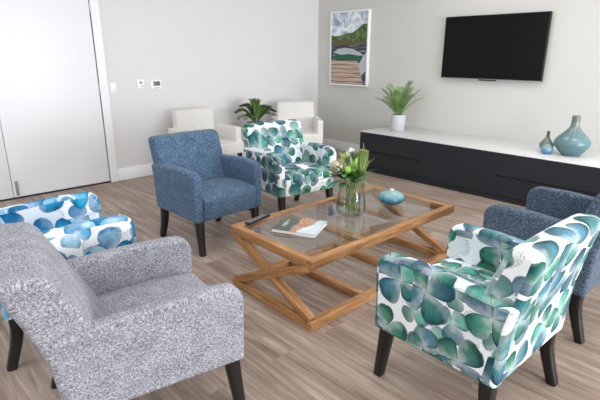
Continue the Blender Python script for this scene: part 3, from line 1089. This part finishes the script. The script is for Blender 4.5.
M['stem'] = leaf_mat('flower_stem', rgb(86, 120, 58), rgb(132, 158, 88))
M['leaf_d'] = leaf_mat('leaf_deep', rgb(42, 88, 58), rgb(104, 150, 98))
M['leaf_m'] = leaf_mat('leaf_mid', rgb(66, 116, 58), rgb(128, 168, 100))
M['leaf_l'] = leaf_mat('leaf_light', rgb(92, 140, 62), rgb(160, 190, 112))
M['banksia'] = leaf_mat('banksia_green', rgb(88, 112, 54), rgb(150, 166, 96), 0.7)
M['protea'] = leaf_mat('protea_bract', rgb(196, 176, 160), rgb(230, 226, 206), 0.6)
M['protea_c'] = leaf_mat('protea_core', rgb(172, 168, 128), rgb(206, 204, 170), 0.7)
M['lime'] = leaf_mat('lime_ball', rgb(112, 172, 60), rgb(152, 200, 92), 0.5)
M['white_fl'] = leaf_mat('white_petal', rgb(232, 234, 226), rgb(246, 246, 242), 0.6)


def at(u, w, z):
    """Offset from the vase axis: u to the right seen from the sofa side, w away, z up from the table."""
    return RT * u + FWD * w + Vector((0, 0, z))


def flower_thing(name, label, group='cut stems in the glass vase'):
    return thing(name, label, 'flower', (VX, VY, GT), 0, group)


def stem_part(t, foot, head, bend=0.02, r=0.0035):
    foot, head = Vector(foot), Vector(head)
    rim = foot.lerp(head, 0.5)
    k = Vector((rim.x, rim.y, 0))
    if k.length > 0.05:
        k = k.normalized() * 0.05
    mid = Vector((k.x, k.y, 0.21))
    return tube('stem', [foot, mid, head], r, r * 0.8, M['stem'], t, n=7)


def sprig_leaves(t, spec, mat):
    for p, d, L, w in spec:
        bm = bmesh.new()
        add_leaflet(bm, Vector(p), Vector(d), Vector((0, 0, 1)) if abs(Vector(d).normalized().z) < 0.85 else -FWD, L, w, droop=0.25, fold=0.25)
        from_bm('leaf', bm, mat, t, smooth=True)


# protea: goblet of pointed bracts leaning left
t = flower_thing('protea', 'pale pink and cream protea head leaning left out of the glass vase')
hp = at(-0.082, -0.02, 0.315)
ax = (at(-0.55, -0.45, 0.7)).normalized()
pst = stem_part(t, at(0.03, 0.01, 0.02), hp, r=0.005)
q = ax.to_track_quat('Z', 'Y')
bm = bmesh.new()
for ring, (cnt, tilt, L) in enumerate(((9, 0.12, 0.085), (11, 0.35, 0.088), (12, 0.6, 0.085), (12, 0.9, 0.065))):
    for k in range(cnt):
        a = 2 * PI * (k + 0.5 * (ring % 2)) / cnt
        o_ = Vector((math.cos(a), math.sin(a), 0))
        d = o_ * math.sin(tilt) + Vector((0, 0, math.cos(tilt)))
        add_leaflet(bm, hp + q @ (o_ * (0.008 + 0.005 * ring) - Vector((0, 0, 0.004 * ring))), q @ d, q @ (-o_ * math.cos(tilt) + Vector((0, 0, math.sin(tilt)))), L, 0.026, droop=-0.22, fold=0.4)
from_bm('bracts', bm, M['protea'], t, smooth=True)
bm = bmesh.new()
bmesh.ops.create_icosphere(bm, subdivisions=3, radius=0.026)
for v in bm.verts:
    v.co = hp + q @ (Vector((v.co.x, v.co.y, v.co.z * 1.3 + 0.045)) * (1 + 0.08 * rnd.random()))
from_bm('core', bm, M['protea_c'], t, smooth=True)
sprig_leaves(pst, [(hp + at(-0.01, 0, -0.05), at(-0.8, 0.1, 0.02), 0.15, 0.036), (hp + at(0.0, -0.02, -0.07), at(-0.7, -0.5, -0.05), 0.13, 0.036),
                 (hp + at(0.02, 0.02, -0.05), at(-0.5, 0.6, 0.25), 0.13, 0.034), (hp + at(0.03, -0.02, -0.08), at(-0.35, -0.8, -0.1), 0.11, 0.04)], M['leaf_d'])

# lime green ball flower
t = flower_thing('pompon_flower', 'small lime green ball flower in the centre of the bouquet')
hp = at(-0.034, -0.06, 0.325)
stem_part(t, at(-0.03, 0.03, 0.02), hp)
bm = bmesh.new()
bmesh.ops.create_icosphere(bm, subdivisions=4, radius=0.024)
for v in bm.verts:
    v.co = hp + v.co * (1 + 0.07 * math.sin(v.co.x * 900) * math.sin(v.co.y * 900) * math.sin(v.co.z * 900))
from_bm('head', bm, M['lime'], t, smooth=True)

# banksia: upright bristly green spike with a curled tip
t = flower_thing('banksia', 'upright bristly green banksia spike, tallest flower on the right of the bouquet')
b0, b1 = at(0.05, -0.01, 0.26), at(0.075, 0.0, 0.435)
bst = stem_part(t, at(-0.02, -0.03, 0.02), b0, r=0.005)
bm = bmesh.new()
axis = (b1 - b0)
ad = axis.normalized()
s1 = ad.cross(Vector((1, 0, 0))).normalized()
s2 = ad.cross(s1)
add_tube(bm, [b0.lerp(b1, k / 6) for k in range(7)], 0.028, 0.024, 12)
for i in range(34):
    for k in range(20):
        a = 2 * PI * (k + 0.5 * (i % 2)) / 20
        o_ = s1 * math.cos(a) + s2 * math.sin(a)
        p = b0.lerp(b1, i / 33) + o_ * 0.025
        add_leaflet(bm, p, o_ + ad * 0.9, ad, 0.024 * (1 - 0.35 * abs(i / 16.5 - 1) ** 3), 0.0075, droop=-0.3)
from_bm('spike', bm, M['banksia'], t, smooth=True)
tube('tip', [b1 - ad * 0.01, b1 + at(-0.004, 0, 0.03), b1 + at(-0.008, 0, 0.06)], 0.006, 0.001, M['banksia'], t)
sprig_leaves(bst, [(b0 + at(0.02, 0, 0.05), at(0.45, 0.1, 0.7), 0.12, 0.012), (b0 + at(0.015, 0, 0.0), at(0.7, 0.1, 0.25), 0.13, 0.012), (b0 + at(0.0, 0, -0.02), at(0.6, -0.3, -0.15), 0.11, 0.011),
                 (b0 + at(0.01, -0.02, 0.02), at(0.55, -0.2, 0.5), 0.12, 0.010), (b0 + at(-0.02, -0.02, 0.08), at(-0.3, -0.3, 0.3), 0.10, 0.012)], M['leaf_l'])

# small white blossoms behind
for i, (u, w, z, lab) in enumerate(((-0.004, 0.05, 0.415, 'upper white blossom near the top centre of the bouquet'),
                                    (-0.03, 0.06, 0.385, 'white blossom half hidden above the lime green ball flower'))):
    t = flower_thing('blossom', lab)
    hp = at(u, w, z)
    stem_part(t, at(0.02 - 0.03 * i, 0.03, 0.02), hp)
    bm = bmesh.new()
    for ring, (cnt, tilt) in enumerate(((6, 1.2), (6, 0.7), (5, 0.3))):
        for k in range(cnt):
            a = 2 * PI * (k + 0.5 * ring) / cnt
            d = Vector((math.cos(a) * math.sin(tilt), math.sin(a) * math.sin(tilt), math.cos(tilt)))
            add_leaflet(bm, hp, d, Vector((-math.cos(a) * math.cos(tilt), -math.sin(a) * math.cos(tilt), math.sin(tilt))), 0.038, 0.024, droop=-0.2)
    from_bm('petals', bm, M['white_fl'], t, smooth=True)

# leafy sprigs
specs = [('leucadendron', 'green leafy head left of the white blossom at the upper left of the bouquet', at(-0.055, 0.02, 0.375), 18, 0.065, 0.02, M['banksia'], (0.9, 0.5, 0.2)),
         ('foliage_sprig', 'broad dark green leaves fanning low over the left rim of the vase', at(-0.06, -0.03, 0.29), 18, 0.15, 0.045, M['leaf_d'], (1.3, 1.0, 0.6)),
         ('foliage_sprig', 'light green leaves standing between the protea and the banksia spike', at(0.005, -0.04, 0.30), 22, 0.105, 0.026, M['leaf_l'], (1.0, 0.6, 0.25)),
         ('foliage_sprig', 'dark green leaves at the back of the bouquet against the console', at(0.02, 0.05, 0.31), 22, 0.125, 0.03, M['leaf_d'], (1.0, 0.6, 0.2)),
         ('foliage_sprig', 'mid green leaves hanging over the front rim of the vase', at(0.01, -0.06, 0.275), 22, 0.10, 0.034, M['leaf_m'], (1.4, 1.0, 0.7)),
         ('grass_sprig', 'thin arching grass blades falling over the right rim of the vase', at(0.06, -0.03, 0.29), 16, 0.13, 0.008, M['leaf_l'], (1.1, 0.7, 0.4))]
for i, (nm, lab, hp, cnt, L, w, mat, tilts) in enumerate(specs):
    t = flower_thing(nm, lab)
    stm = stem_part(t, at(0.035 * math.cos(i * 2.2), 0.035 * math.sin(i * 2.2), 0.02), hp)
    sp = []
    for k in range(cnt):
        a = k * 2.399 + i
        ti = tilts[k % len(tilts)]
        d = RT * (math.cos(a) * math.sin(ti)) + FWD * (math.sin(a) * math.sin(ti)) + Vector((0, 0, math.cos(ti)))
        sp.append((hp - Vector((0, 0, 0.012 * (k % 4))), d, L * rnd.uniform(0.8, 1.1), w))
    sprig_leaves(stm, sp, mat)


# ------------------------------------------------------------------ book and remote
bp = [Vector((-2.226, -2.254, 0)), Vector((-2.110, -2.479, 0)), Vector((-2.334, -2.607, 0)), Vector((-2.461, -2.343, 0))]
bc = sum(bp, Vector()) / 4
ux = ((bp[1] - bp[0]) + (bp[2] - bp[3])).normalized()         # along the cover's width, left to right as read
ang = math.atan2(ux.y, ux.x)
bw_, bl_ = 0.284, 0.25
n = NT('book_cover')
p = n.coord('Object')
x_, y_, z_ = n.sep(p)[0:3]
uu = n.math('ADD', n.math('DIVIDE', x_, bw_), 0.5)
vv = n.math('ADD', n.math('DIVIDE', y_, bl_), 0.5)
nz = n.noise(p, 9.0, 3)
food = n.ramp(n.noise(p, 60.0, 4, 0.7), [(0.36, rgb(92, 78, 58)), (0.45, rgb(176, 108, 84)), (0.54, rgb(206, 160, 132)), (0.64, rgb(104, 116, 74))])
dk = n.ramp(n.noise(p, 26.0, 3), [(0.35, rgb(38, 56, 44)), (0.65, rgb(74, 92, 72))])
edge1 = n.math('ADD', uu, n.math('MULTIPLY_ADD', nz, 0.3, -0.15))
col = n.mix(n.smooth(edge1, 0.38, 0.44), dk, food)
pale = n.ramp(n.noise(p, 20.0, 3), [(0.35, rgb(176, 196, 206)), (0.6, rgb(214, 226, 232))])
e2 = n.math('ADD', n.math('SUBTRACT', uu, n.math('MULTIPLY', vv, 0.25)), n.math('MULTIPLY_ADD', nz, 0.3, -0.15))
col = n.mix(n.smooth(e2, 0.56, 0.62), col, pale)
n.bsdf(col, 0.3, coat=0.3)
cover = n.m
t = thing('book', 'softcover book with a dark green and orange cover lying on the glass table', 'book', (bc.x, bc.y, GT), ang)
T = 0.022
box('pages', (-bw_ / 2 + 0.002, -bl_ / 2 + 0.003, 0.002), (bw_ / 2 - 0.003, bl_ / 2 - 0.003, T - 0.002), M['paper'], t)
bm = bmesh.new()
add_box(bm, (-bw_ / 2, -bl_ / 2, 0.0), (bw_ / 2, bl_ / 2, 0.002))
add_box(bm, (-bw_ / 2, -bl_ / 2, T - 0.002), (bw_ / 2, bl_ / 2, T))
add_box(bm, (-bw_ / 2, -bl_ / 2, 0.0), (-bw_ / 2 + 0.002, bl_ / 2, T))
from_bm('cover', bm, cover, t)
bm = bmesh.new()
for k, (ln, yy) in enumerate(((0.13, 0.0), (0.08, 0.0))):
    x0 = -bw_ / 2 + 0.045 + k * 0.014
    q0 = -0.055
    segs = 11 if k == 0 else 8
    for j in range(segs):
        a = q0 + ln * j / segs
        add_box(bm, (x0 - 0.004, a, T), (x0 + 0.004 * rnd.uniform(0.4, 1), a + ln / segs * 0.62, T + 0.0003))
from_bm('title_lettering', bm, M['plastic'], t)

ra, rb = Vector((-2.497, -2.158, 0)), Vector((-2.275, -2.103, 0))
rc = (ra + rb) / 2
t = thing('remote_control', 'black remote control lying on the far left corner of the coffee table', 'remote', (rc.x - 0.004, rc.y + 0.002, TH_), math.atan2(rb.y - ra.y, rb.x - ra.x))
box('case', (-0.11, -0.021, 0), (0.11, 0.021, 0.018), M['black_plastic'], t, bevel=0.005)
for i in range(9):
    for j in (-1, 0, 1):
        x = -0.088 + i * 0.02
        if i == 4 and j == 0:
            continue
        box('button', (x - 0.0065, j * 0.0125 - 0.0045, 0.017), (x + 0.0065, j * 0.0125 + 0.0045, 0.0198), M['button'], t, bevel=0.0012)

# ------------------------------------------------------------------ daylight and added ceiling fill
wd = bpy.data.worlds.new('sky')
bpy.context.scene.world = wd
wd.use_nodes = True
bg = wd.node_tree.nodes['Background']
bg.inputs[0].default_value = (0.86, 0.93, 1.0, 1)
bg.inputs[1].default_value = 0.8


def area(name, loc, rot, sx, sy, power, col):
    ld = bpy.data.lights.new(name, 'AREA')
    ld.shape = 'RECTANGLE'
    ld.size, ld.size_y = sx, sy
    ld.energy = power
    ld.color = col
    o = bpy.data.objects.new(name, ld)
    o.location = loc
    o.rotation_euler = rot
    C.objects.link(o)


for i, (a, b) in enumerate(FW):
    area('window_daylight', ((a + b) / 2, FY - 0.35, 1.35), (PI / 2, 0, 0), b - a, 2.3, (235, 350)[i], (0.95, 0.975, 1.0))
area('window_daylight', (LX - 0.35, (LW[0] + LW[1]) / 2, 1.5), (PI / 2, 0, -PI / 2), LW[1] - LW[0], 1.6, 62, (0.92, 0.96, 1.0))  # lamp of the added left window, aimed into the rear of the room
for x in (-4.9, -2.4, 0.1):  # unseen overhead fill without fixtures, added to even out the room light
    for y in (-5.2, -3.5, -1.8):
        area('ceiling_fill', (x, y, CH - 0.02), (0, 0, 0), 0.9, 0.9, 13, (0.95, 0.975, 1.0))

sc = bpy.context.scene
sc.view_settings.view_transform = 'Standard'
sc.view_settings.look = 'None'
sc.view_settings.gamma = 1
sc.view_settings.use_curve_mapping = False
sc.view_settings.exposure = 0.0
sc.cycles.max_bounces = 10
sc.cycles.diffuse_bounces = 8
sc.cycles.glossy_bounces = 4
sc.cycles.transparent_max_bounces = 16
sc.cycles.use_denoising = True
sc.cycles.sample_clamp_indirect = 8
